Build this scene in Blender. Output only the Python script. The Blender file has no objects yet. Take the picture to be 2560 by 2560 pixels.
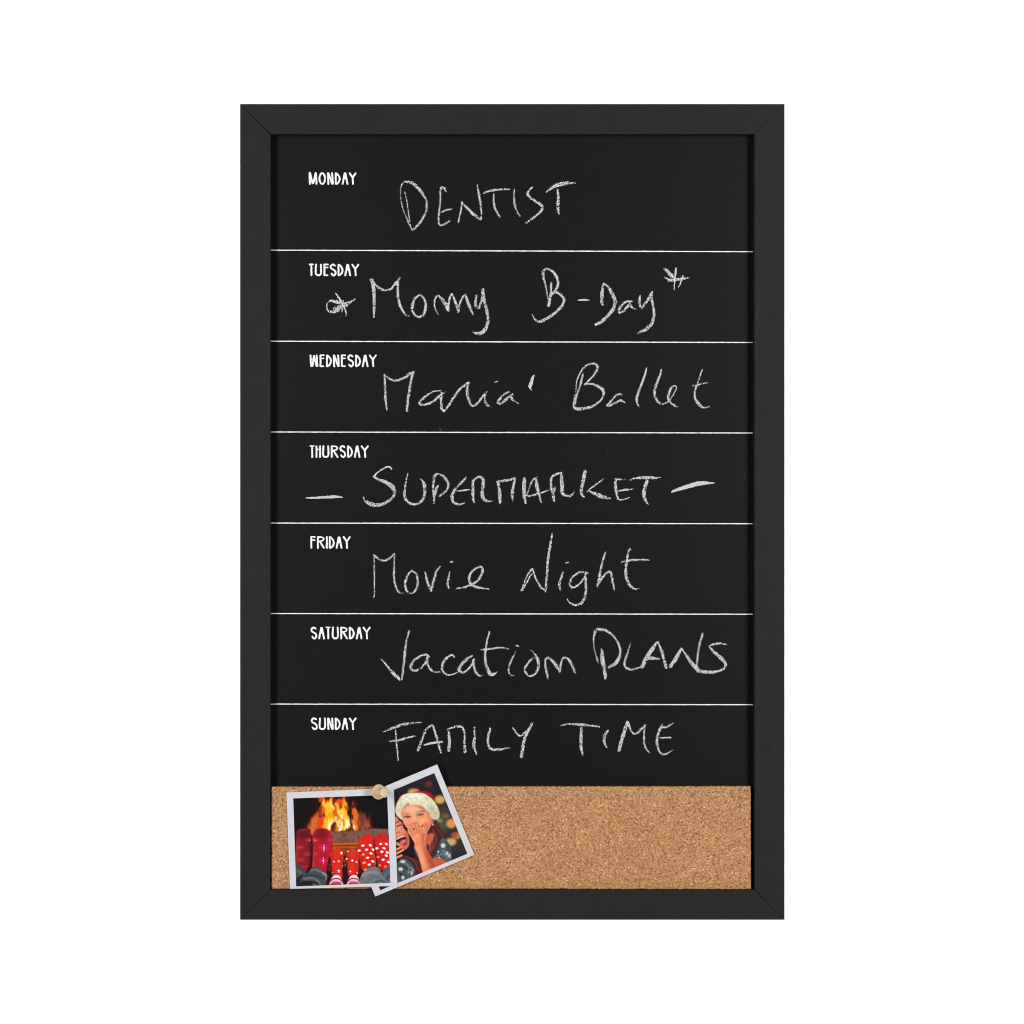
import bpy, bmesh, math
import numpy as np
from mathutils import Vector

# ------------------------------------------------------------------ camera, light, exposure
SC = bpy.context.scene
COL = SC.collection
S = 0.0002937                 # metres per photograph pixel on the plane of the frame's front (y = 0)
DIST = 2.0
CX, CZ = (1110 - 1280) * S, 0.0
cam = bpy.data.cameras.new('camera')
co = bpy.data.objects.new('camera', cam)
COL.objects.link(co)
co.location = (CX, -DIST, CZ)
co.rotation_euler = (math.radians(90), 0, 0)
cam.sensor_width = 36
cam.lens = 36 * DIST / (2560 * S)
cam.shift_x = -CX / (2560 * S)
cam.clip_start, cam.clip_end = 0.05, 50
SC.camera = co

world = bpy.data.worlds.new('World')
SC.world = world
world.use_nodes = True
bg = world.node_tree.nodes['Background']
bg.inputs['Color'].default_value = (1, 1, 1, 1)
bg.inputs['Strength'].default_value = 0.03

def area(name, loc, target, sx, sy, power, color=(1, 1, 1)):
    l = bpy.data.lights.new(name, 'AREA')
    l.shape = 'RECTANGLE'
    l.size, l.size_y, l.energy, l.color = sx, sy, power, color
    o = bpy.data.objects.new(name, l)
    COL.objects.link(o)
    o.location = loc
    o.rotation_euler = (Vector(target) - Vector(loc)).to_track_quat('-Z', 'Y').to_euler()
    return o

area('softbox', (-1.25, -1.45, 0.25), (0, 0, 0.0), 0.42, 1.3, 24.8, (1, .995, 1))
area('softbox', (1.25, -1.45, 0.25), (0, 0, 0.0), 0.42, 1.3, 24.8, (1, .995, 1))
area('backdrop_fill', (-1.5, 0.35, 0), (0.15, 1.0, 0), 0.4, 1.8, 26)  # added pair, out of view, brightens the backdrop to pure white
area('backdrop_fill', (1.5, 0.35, 0), (-0.15, 1.0, 0), 0.4, 1.8, 26)

SC.render.engine = 'CYCLES'
SC.cycles.pixel_filter_type = 'BLACKMAN_HARRIS'
SC.cycles.filter_width = 1.05
vs = SC.view_settings
SC.display_settings.display_device = 'sRGB'
vs.view_transform = 'Standard'
vs.look = 'None'
vs.exposure, vs.gamma = 0, 1
vs.use_curve_mapping = False

# ------------------------------------------------------------------ helpers
RNG = np.random.default_rng(7)
MM = 0.001

def W(px, py, y=0.0):
    """photograph pixel -> point at depth y (metres behind the frame's front)"""
    k = (DIST + y) / DIST
    return Vector((CX + ((px - 1280) * S - CX) * k, y, CZ + ((1280 - py) * S - CZ) * k))

def lin(c):
    c = np.asarray(c, float) / 255.0
    return np.where(c <= .04045, c / 12.92, ((c + .055) / 1.055) ** 2.4)

def link(name, me, m=None, parent=None):
    o = bpy.data.objects.new(name, me)
    COL.objects.link(o)
    if m is not None:
        me.materials.append(m)
    if parent is not None:
        o.parent = parent
    return o

def mesh(name, verts, faces, smooth=False):
    me = bpy.data.meshes.new(name)
    me.from_pydata([tuple(v) for v in verts], [], faces)
    me.update()
    if smooth:
        me.polygons.foreach_set('use_smooth', [True] * len(me.polygons))
    return me

def tag(o, label=None, cat=None, group=None, kind=None):
    for k, v in (('label', label), ('category', cat), ('group', group), ('kind', kind)):
        if v:
            o[k] = v
    return o

class Mat:
    def __init__(s, name, rough=.5, spec=.5, color=(.5, .5, .5)):
        s.m = bpy.data.materials.new(name)
        s.m.use_nodes = True
        s.t = s.m.node_tree
        s.b = s.t.nodes['Principled BSDF']
        s.b.inputs['Base Color'].default_value = (*color, 1)
        s.b.inputs['Roughness'].default_value = rough
        s.b.inputs['Specular IOR Level'].default_value = spec
    def n(s, kind, **kw):
        n = s.t.nodes.new(kind)
        for k, v in kw.items():
            if k in n.inputs.keys():
                n.inputs[k].default_value = v
            else:
                setattr(n, k, v)
        return n
    def l(s, a, b):
        s.t.links.new(a, b)
    def coords(s, scale=(1, 1, 1)):
        tc = s.n('ShaderNodeTexCoord')
        mp = s.n('ShaderNodeMapping')
        mp.inputs['Scale'].default_value = scale
        s.l(tc.outputs['Object'], mp.inputs['Vector'])
        return mp.outputs['Vector']
    def noise(s, vec, scale, detail=3, rough=.5):
        n = s.n('ShaderNodeTexNoise', Scale=scale, Detail=detail, Roughness=rough)
        s.l(vec, n.inputs['Vector'])
        return n.outputs['Fac']
    def ramp(s, fac, stops, interp='LINEAR'):
        r = s.n('ShaderNodeValToRGB')
        r.color_ramp.interpolation = interp
        e = r.color_ramp.elements
        while len(e) < len(stops):
            e.new(.5)
        for el, (p, c) in zip(e, stops):
            el.position = p
            el.color = (*c, 1) if len(c) == 3 else c
        s.l(fac, r.inputs['Fac'])
        return r.outputs['Color']
    def mix(s, fac, a, b, mode='MIX'):
        x = s.n('ShaderNodeMix', data_type='RGBA', blend_type=mode)
        if isinstance(fac, (int, float)):
            x.inputs[0].default_value = fac
        else:
            s.l(fac, x.inputs[0])
        for i, v in ((6, a), (7, b)):
            if isinstance(v, tuple):
                x.inputs[i].default_value = (*v, 1)
            else:
                s.l(v, x.inputs[i])
        return x.outputs[2]
    def base(s, sock):
        s.l(sock, s.b.inputs['Base Color'])
    def bump(s, h, strength, dist):
        b = s.n('ShaderNodeBump', Strength=strength, Distance=dist)
        s.l(h, b.inputs['Height'])
        s.l(b.outputs['Normal'], s.b.inputs['Normal'])

def g(v):
    return (v, v, v)

# ------------------------------------------------------------------ materials
# charcoal painted wood of the frame
M = Mat('charcoal_foil', rough=.55, spec=.22)
v = M.coords()
n1 = M.noise(v, 420, 4, .6)
n2 = M.noise(v, 60, 3, .6)
c1 = M.ramp(n1, [(.3, (.0122, .0124, .0133)), (.72, (.0170, .0172, .0183))])
c2 = M.ramp(n2, [(.3, g(.86)), (.7, g(1.08))])
M.base(M.mix(1.0, c1, c2, 'MULTIPLY'))
M.bump(n1, .12, .0003)
FRAME = M.m

# black chalk surface, faint horizontal wiping streaks and chalk dust specks
M = Mat('chalk_surface', rough=.42, spec=.31)
v = M.coords((60, 1, 900))
n1 = M.noise(v, 1.0, 5, .6)
v2 = M.coords()
n2 = M.noise(v2, 900, 3, .6)
c1 = M.ramp(n1, [(.3, (.0010, .0011, .0017)), (.75, (.0030, .0031, .0042))])
c2 = M.ramp(n2, [(.35, g(.75)), (.7, g(1.25))])
c = M.mix(1.0, c1, c2, 'MULTIPLY')
vo = M.n('ShaderNodeTexVoronoi', Scale=70.0, voronoi_dimensions='2D')
mp = M.n('ShaderNodeMapping')
mp.inputs['Rotation'].default_value = (math.radians(90), 0, 0)
M.l(v2, mp.inputs['Vector'])
M.l(mp.outputs['Vector'], vo.inputs['Vector'])
sel = M.ramp(vo.outputs['Color'], [(.0, g(0)), (.94, g(1))], 'CONSTANT')
dot = M.ramp(vo.outputs['Distance'], [(.0, g(1)), (.030, g(0))])
fac = M.mix(1.0, sel, dot, 'MULTIPLY')
c = M.mix(fac, c, (.14, .14, .145))
M.base(c)
M.bump(n2, .10, .0002)
PANEL = M.m

M = Mat('white_print_ink', rough=.6, spec=.3, color=(.93, .93, .94))
INK = M.m

M = Mat('chalk', rough=.95, spec=.1)
n1 = M.noise(M.coords(), 1900, 2, .6)
M.base(M.ramp(n1, [(.34, (.33, .33, .34)), (.62, (.80, .80, .81))]))
CHALK = M.m

# cork granulate
M = Mat('cork', rough=.85, spec=.2)
v = M.coords()
vw = M.n('ShaderNodeTexVoronoi', Scale=1180.0, Randomness=1.0)
wn = M.n('ShaderNodeTexNoise', Scale=1500.0, Detail=2.0)
M.l(v, wn.inputs['Vector'])
wa = M.n('ShaderNodeVectorMath', operation='MULTIPLY_ADD')
wa.inputs[1].default_value = (.0014, .0014, .0014)
M.l(wn.outputs['Color'], wa.inputs[0])
M.l(v, wa.inputs[2])
M.l(wa.outputs['Vector'], vw.inputs['Vector'])
sep = M.n('ShaderNodeSeparateColor')
M.l(vw.outputs['Color'], sep.inputs['Color'])
gran = M.ramp(sep.outputs['Red'], [(0, (.23, .100, .038)), (.07, (.39, .188, .078)), (.30, (.49, .246, .108)), (.58, (.55, .288, .133)), (.80, (.62, .340, .165)), (.955, (.76, .49, .28))], 'CONSTANT')
nb = M.noise(v, 60, 3, .6)
blot = M.ramp(nb, [(.3, g(.95)), (.68, g(1.05))])
c = M.mix(1.0, gran, blot, 'MULTIPLY')
nf = M.noise(v, 1300, 2, .55)
fl = M.ramp(nf, [(.335, g(1)), (.385, g(0))])
c = M.mix(fl, c, (.065, .024, .008))
M.base(c)
M.bump(nf, .35, .0005)
CORK = M.m

M = Mat('photo_paper', rough=.45, spec=.35)
n1 = M.noise(M.coords(), 35, 2, .5)
M.base(M.ramp(n1, [(.3, (.650, .648, .690)), (.7, (.680, .677, .715))]))
PAPER = M.m

M = Mat('printed_photo', rough=.4, spec=.07)
at = M.n('ShaderNodeAttribute', attribute_name='print')
M.base(at.outputs['Color'])
PRINT = M.m

M = Mat('pale_turned_wood', rough=.5, spec=.35)
n1 = M.noise(M.coords((90, 90, 900)), 1.0, 4, .6)
M.base(M.ramp(n1, [(.3, (.70, .50, .30)), (.72, (.82, .63, .42))]))
WOOD = M.m

M = Mat('steel', rough=.25, spec=.5, color=(.55, .55, .57))
M.b.inputs['Metallic'].default_value = 1
STEEL = M.m

M = Mat('white_seamless_paper', rough=.9, spec=.1)
n1 = M.noise(M.coords(), 3, 2)
M.base(M.ramp(n1, [(.3, g(.90)), (.7, g(.92))]))
WHITE = M.m

M = Mat('dark_backing', rough=.8, spec=.2)  # dark, for the added sheet behind the corner seams
n1 = M.noise(M.coords(), 300, 3)
M.base(M.ramp(n1, [(.3, (.030, .026, .022)), (.7, (.045, .038, .032))]))
BACKING = M.m

# ------------------------------------------------------------------ the white backdrop
vts, fcs = [], []
prof = [(1.0, 2.6), (1.0, -0.9)]
for k in range(1, 13):
    a = k / 12 * math.pi / 2
    prof.append((1.0 - .7 * (1 - math.cos(a)), -0.9 - .7 * math.sin(a)))
prof.append((-2.6, -1.6))
for (yy, zz) in prof:
    vts += [(-3.2, yy, zz), (3.2, yy, zz)]
for k in range(len(prof) - 1):
    fcs.append((2 * k, 2 * k + 1, 2 * k + 3, 2 * k + 2))
bd = link('backdrop', mesh('backdrop', vts, fcs, True), WHITE)
tag(bd, 'plain bright white paper backdrop behind the planner board', 'backdrop', kind='structure')

# ------------------------------------------------------------------ the planner board
board = bpy.data.objects.new('weekly_planner_board', None)
COL.objects.link(board)
board.empty_display_size = .1
tag(board, 'black framed weekly planner chalkboard with handwritten chalk entries and a cork strip', 'planner board')

OX0, OX1, OY0, OY1 = 600.2, 1961.4, 260.0, 2299.6
IX0, IX1, IY0, IY1 = 675.6, 1886.6, 335.0, 2224.0
PD = 7.0 * MM                      # the chalk surface lies this far behind the frame's front
CK = 2.2 * MM                      # the cork's surface
FD = 17 * MM

def rail(pts, long_edges, name='frame_rail'):
    """pts: four photograph points (outer a, outer b, inner b, inner a)"""
    bm = bmesh.new()
    f = [bm.verts.new(((x - 1280) * S, 0, (1280 - y) * S)) for x, y in pts]
    b = [bm.verts.new(((x - 1280) * S, FD, (1280 - y) * S)) for x, y in pts]
    bm.faces.new(f)
    bm.faces.new(list(reversed(b)))
    for i in range(4):
        j = (i + 1) % 4
        bm.faces.new((f[j], f[i], b[i], b[j]))
    bmesh.ops.recalc_face_normals(bm, faces=bm.faces)
    ed = [bm.edges.get((f[i], f[(i + 1) % 4])) for i in (0, 2)]
    ed += [bm.edges.get((b[0], b[1]))]
    bmesh.ops.bevel(bm, geom=ed, offset=.28 * MM, segments=3, profile=.5, affect='EDGES')
    me = bpy.data.meshes.new(name)
    bm.to_mesh(me)
    bm.free()
    return link(name, me, FRAME, board)

# seam gap at each corner: (inner, outer) half widths in photograph pixels
GTL, GTR, GBL, GBR = (1.45, .3), (.8, .06), (.85, .08), (1.1, .25)
rail([(OX0 + GTL[1], OY0), (OX1 - GTR[1], OY0), (IX1 - GTR[0], IY0), (IX0 + GTL[0], IY0)], 0)
rail([(OX1, OY0 + GTR[1]), (OX1, OY1 - GBR[1]), (IX1, IY1 - GBR[0]), (IX1, IY0 + GTR[0])], 0)
rail([(OX1 - GBR[1], OY1), (OX0 + GBL[1], OY1), (IX0 + GBL[0], IY1), (IX1 - GBR[0], IY1)], 0)
rail([(OX0, OY1 - GBL[1]), (OX0, OY0 + GTL[1]), (IX0, IY0 + GTL[0]), (IX0, IY1 - GBL[0])], 0)

def slab(name, x0, x1, y0, y1, d0, d1, m, parent, bev=0):
    bm = bmesh.new()
    bmesh.ops.create_cube(bm, size=1)
    for q in bm.verts:
        q.co = Vector((((x1 if q.co.x > 0 else x0) - 1280) * S, d1 if q.co.y > 0 else d0,
                       (1280 - (y0 if q.co.z > 0 else y1)) * S))
    if bev:
        bmesh.ops.bevel(bm, geom=bm.edges[:], offset=bev, segments=2, affect='EDGES')
    me = bpy.data.meshes.new(name)
    bm.to_mesh(me)
    bm.free()
    return link(name, me, m, parent)

panel = slab('chalk_panel', IX0 + .05, IX1 - .05, IY0 + .05, IY1 - .05, PD, PD + 3 * MM, PANEL, board)
slab('seam_backing', OX0 + 12, OX1 - 12, OY0 + 12, OY1 - 12, FD + .05 * MM, FD + 2.5 * MM, BACKING, board)  # added unseen sheet, blocks the bright backdrop behind the corner seams

# cork strip with a crumbly cut edge
def cork():
    x0, x1, yt0, yt1, yb0, yb1 = 678.2, 1876.6, 1967.3, 1966.0, 2221.6, 2222.6
    out = []
    def run(a, b, n):
        a, b = np.array(a), np.array(b)
        for k in range(n):
            p = a + (b - a) * k / n
            j = RNG.normal(0, .42, 2)
            out.append(p + j)
    run((x0, yt0), (x1, yt1), 420)
    run((x1, yt1), (x1 + .8, yb1), 90)
    run((x1 + .8, yb1), (x0 - .3, yb0), 420)
    run((x0 - .3, yb0), (x0, yt0), 90)
    n = len(out)
    cen = np.mean(out, axis=0)
    vts = []
    for p in out:
        q = p + (cen - p) / np.abs(cen - p).max() * 1.3
        vts.append(W(q[0], q[1], CK))
    for p in out:
        vts.append(W(p[0], p[1], CK + .5 * MM))
    for p in out:
        w = W(p[0], p[1], CK + .5 * MM)
        vts.append(Vector((w.x, PD - .02 * MM, w.z)))
    fc = [tuple(range(n))]
    for r in range(2):
        for i in range(n):
            j = (i + 1) % n
            fc.append((r * n + j, r * n + i, (r + 1) * n + i, (r + 1) * n + j))
    me = mesh('cork_strip', vts, fc)
    bm = bmesh.new()
    bm.from_mesh(me)
    bmesh.ops.recalc_face_normals(bm, faces=bm.faces)
    bm.to_mesh(me)
    bm.free()
    return link('cork_strip', me, CORK, board)
cork()

# ------------------------------------------------------------------ raster fields -> flat meshes
def blur(a, s):
    if s <= 0:
        return a
    r = max(1, int(3 * s))
    k = np.exp(-.5 * (np.arange(-r, r + 1) / s) ** 2)
    k /= k.sum()
    for ax in (0, 1):
        pad = [(0, 0)] * a.ndim
        pad[ax] = (r, r)
        p = np.pad(a, pad, mode='edge')
        o = np.zeros_like(a)
        for i, kk in enumerate(k):
            sl = [slice(None)] * a.ndim
            sl[ax] = slice(i, i + a.shape[ax])
            o += kk * p[tuple(sl)]
        a = o
    return a

def noise2(shape, s):
    n = blur(RNG.normal(0, 1, shape), s)
    return (n - n.mean()) / n.std()

def field_mesh(name, f, x0, y0, step, depth):
    """faces where f > 0, outline interpolated; f[row, col] sampled at (x0 + col*step, y0 + row*step)"""
    ins = f > 0
    a = ins[:-1, :-1].astype(int) + ins[:-1, 1:] + ins[1:, 1:] + ins[1:, :-1]
    vts, fcs, idx = [], [], {}
    def vert(key, x, y):
        i = idx.get(key)
        if i is None:
            i = idx[key] = len(vts)
            vts.append(W(x0 + x * step, y0 + y * step, depth))
        return i
    rr, cc = np.nonzero(a)
    full = a == 4
    F = f.tolist()
    I = ins.tolist()
    for r, c in zip(rr.tolist(), cc.tolist()):
        cs = ((r, c), (r, c + 1), (r + 1, c + 1), (r + 1, c))
        if full[r, c]:
            fcs.append(tuple(vert((i, j, 0), j, i) for i, j in cs))
            continue
        poly = []
        for k in range(4):
            p, q = cs[k], cs[(k + 1) % 4]
            if I[p[0]][p[1]]:
                poly.append(vert((p[0], p[1], 0), p[1], p[0]))
            if I[p[0]][p[1]] != I[q[0]][q[1]]:
                fp, fq = F[p[0]][p[1]], F[q[0]][q[1]]
                t = min(.98, max(.02, fp / (fp - fq)))
                lo = min(p, q)
                poly.append(vert((lo[0], lo[1], 1 if p[0] == q[0] else 2),
                                 p[1] + (q[1] - p[1]) * t, p[0] + (q[0] - p[0]) * t))
        if len(poly) >= 3:
            fcs.append(tuple(poly))
    return mesh(name, vts, fcs)

def crom(pts, n=10, closed=False):
    P = np.array(pts, float)
    if len(P) == 2:
        t = np.linspace(0, 1, n + 1)[:, None]
        return P[0] * (1 - t) + P[1] * t
    if closed:
        Q = np.vstack([P[-1], P, P[0], P[1]])
        m = len(P)
    else:
        Q = np.vstack([2 * P[0] - P[1], P, 2 * P[-1] - P[-2]])
        m = len(P) - 1
    out = []
    t = np.linspace(0, 1, n, endpoint=False)[:, None]
    for i in range(m):
        a, b, c, d = Q[i:i + 4]
        out.append(.5 * (2 * b + (c - a) * t + (2 * a - 5 * b + 4 * c - d) * t ** 2 + (3 * b - a - 3 * c + d) * t ** 3))
    if not closed:
        out.append(Q[-2][None])
    return np.vstack(out)

def stroke_sd(XX, YY, line):
    """signed inside distance to a polyline of varying width: line rows (x, y, w)"""
    best = np.full(XX.shape, -1e3)
    wid = np.full(XX.shape, 1.0)
    for (ax, ay, aw), (bx, by, bw) in zip(line[:-1], line[1:]):
        dx, dy = bx - ax, by - ay
        L = dx * dx + dy * dy + 1e-9
        pad = max(aw, bw) / 2 + 4
        c0 = np.searchsorted(XX[0], min(ax, bx) - pad)
        c1 = np.searchsorted(XX[0], max(ax, bx) + pad)
        r0 = np.searchsorted(YY[:, 0], min(ay, by) - pad)
        r1 = np.searchsorted(YY[:, 0], max(ay, by) + pad)
        if c1 <= c0 or r1 <= r0:
            continue
        x, y = XX[r0:r1, c0:c1], YY[r0:r1, c0:c1]
        t = np.clip(((x - ax) * dx + (y - ay) * dy) / L, 0, 1)
        w = aw + (bw - aw) * t
        d = w / 2 - np.hypot(x - ax - dx * t, y - ay - dy * t)
        cur = best[r0:r1, c0:c1]
        up = d > cur
        best[r0:r1, c0:c1] = np.where(up, d, cur)
        wid[r0:r1, c0:c1] = np.where(up, w, wid[r0:r1, c0:c1])
    return best, wid

# ------------------------------------------------------------------ printed day headings
LET = {
    'M': [[(.06, 1), (0, 0)], [(0, 0), (.10, .05), (.5, .95), (.84, .05), (.92, 0)], [(.92, 0), (1, 1)]],
    'O': ['ellipse'],
    'N': [[(.1, 1), (0, 0)], [(0, 0), (.12, .02), (.86, .97)], [(.86, 0), (1, .98)], [(.86, .97), (1, .98)]],
    'D': [[(0, .04), (0, .98)], [(0, 0), (.45, .10), (.86, .32), (1, .52), (.86, .76), (.45, .95), (.05, 1)]],
    'A': [[(0, 1), (.42, .02)], [(.42, .02), (.58, .02)], [(.58, .02), (1, 1)], [(.27, .46), (.73, .46)], [(.5, .1), (.5, .25)]],
    'Y': [[(0, 0), (.5, .40)], [(1, 0), (.5, .40)], [(.5, .40), (.57, 1)]],
    'T': [[(0, -.03, .8), (1, -.03, .8)], [(.5, 0), (.53, 1)]],
    'U': [[(.06, 0), (0, .66), (.12, .92), (.5, 1.0), (.88, .92), (1, .66), (.94, 0)]],
    'E': [[(0, 0), (.04, .99)], [(0, -.02, .82), (1, -.02, .82)], [(0, .27, .76), (.92, .27, .76)], [(.04, 1, .85), (.92, 1, .85)]],
    'F': [[(0, 0), (.0, 1)], [(0, -.02, .82), (1, -.02, .82)], [(0, .27, .76), (.92, .27, .76)]],
    'S': [[(.86, .08), (.62, .0), (.35, -.01), (.1, .08), (0, .22), (.12, .35), (.5, .45), (.84, .56), (1, .72),
           (.94, .9), (.66, 1.01), (.4, .97), (.18, .85)]],
    'W': [[(0, 0), (.1, .97)], [(.1, .97), (.3, .97)], [(.3, .97), (.5, .05)], [(.5, .05), (.88, .97)], [(.88, .97), (1, .97)], [(1, .97), (.9, 0)]],
    'H': [[(0, 0), (0, 1)], [(1, 0), (1, 1)], [(0, .28, .7), (1, .28, .7)]],
    'R': [[(0, 0), (0, 1)], [(0, 0, .9), (.5, 0, .8), (.9, .09, .8), (.95, .2, .8), (.8, .32, .8), (.4, .38, .75), (0, .38, .7)], [(.34, .42), (1, 1)]],
    'I': [[(.5, 0), (.5, 1)]],
}
HEAD = [
    ('MONDAY', 420, 105, 405, [(112, 322), (352, 528), (556, 718), (745, 882), (912, 1070), (1080, 1268)]),
    ('TUESDAY', 650, 92, 390, [(115, 240), (262, 436), (470, 598), (625, 782), (812, 950), (975, 1135), (1145, 1333)]),
    ('WEDNESDAY', 877, 92, 393, [(135, 343), (375, 500), (533, 672), (698, 862), (890, 1018), (1048, 1207), (1235, 1375), (1398, 1558), (1568, 1757)]),
    ('THURSDAY', 1104, 92, 392, [(133, 260), (280, 410), (440, 612), (648, 830), (857, 1012), (1042, 1180), (1205, 1363), (1372, 1563)]),
    ('FRIDAY', 1330, 102, 403, [(155, 285), (315, 500), (525, 578), (602, 740), (767, 927), (935, 1126)]),
    ('SATURDAY', 1557, 98, 398, [(158, 318), (345, 505), (520, 648), (670, 842), (878, 1058), (1085, 1224), (1252, 1410), (1417, 1607)]),
    ('SUNDAY', 1784, 97, 395, [(165, 328), (355, 532), (558, 718), (745, 885), (912, 1070), (1080, 1268)]),
]
SH = PD - .08 * MM                 # ink and chalk lie on the panel
for word, y0, t, b, ext in HEAD:
    k = 9.66
    lw = 42.5 / k
    xs = np.arange(760, 950, .5)
    ys = np.arange(y0, y0 + 50, .5)
    XX, YY = np.meshgrid(xs, ys)
    f = np.full(XX.shape, -9.0)
    for ch, (a, c) in zip(word, ext):
        X0, X1 = 760 + a / k + lw / 2, 760 + c / k - lw / 2
        Y0, Y1 = y0 + t / k + lw / 2, y0 + b / k - lw / 2
        for st in LET[ch]:
            if st == 'ellipse':
                an = np.linspace(0, 2 * np.pi, 33)
                ln = [(.5 + .5 * math.cos(q), .5 + .5 * math.sin(q), 1) for q in an]
            else:
                ln = [(p[0], p[1], p[2] if len(p) > 2 else 1) for p in st]
                ln = crom(ln, 6) if len(ln) > 4 else ln
            ln = [(X0 + (X1 - X0) * u, Y0 + (Y1 - Y0) * w_, lw * q) for u, w_, q in ln]
            f = np.maximum(f, stroke_sd(XX, YY, ln)[0])
    f = f + .18 * noise2(f.shape, 2.0)
    o = link('day_heading', field_mesh('day_heading', f, 760, y0, .5, SH), INK, panel)
    o['label'] = 'white printed heading reading ' + word

LINES = [(625.4, 629.2), (853.0, 856.2), (1079.9, 1082.5), (1307.6, 1309.2), (1533.8, 1535.6), (1760.2, 1761.8)]
for ya, yb in LINES:
    vts, fcs = [], []
    n = 160
    for i in range(n + 1):
        x = 677.2 + (1881.6 - 677.2) * i / n
        y = ya + (yb - ya) * i / n
        h = 1.22 + RNG.normal(0, .12)
        j = RNG.normal(0, .08)
        vts += [W(x, y + j - h, SH), W(x, y + j + h, SH)]
        if i:
            q = 2 * i
            fcs.append((q - 2, q, q + 1, q - 1))
    link('divider_line', mesh('divider_line', vts, fcs), INK, panel)

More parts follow.
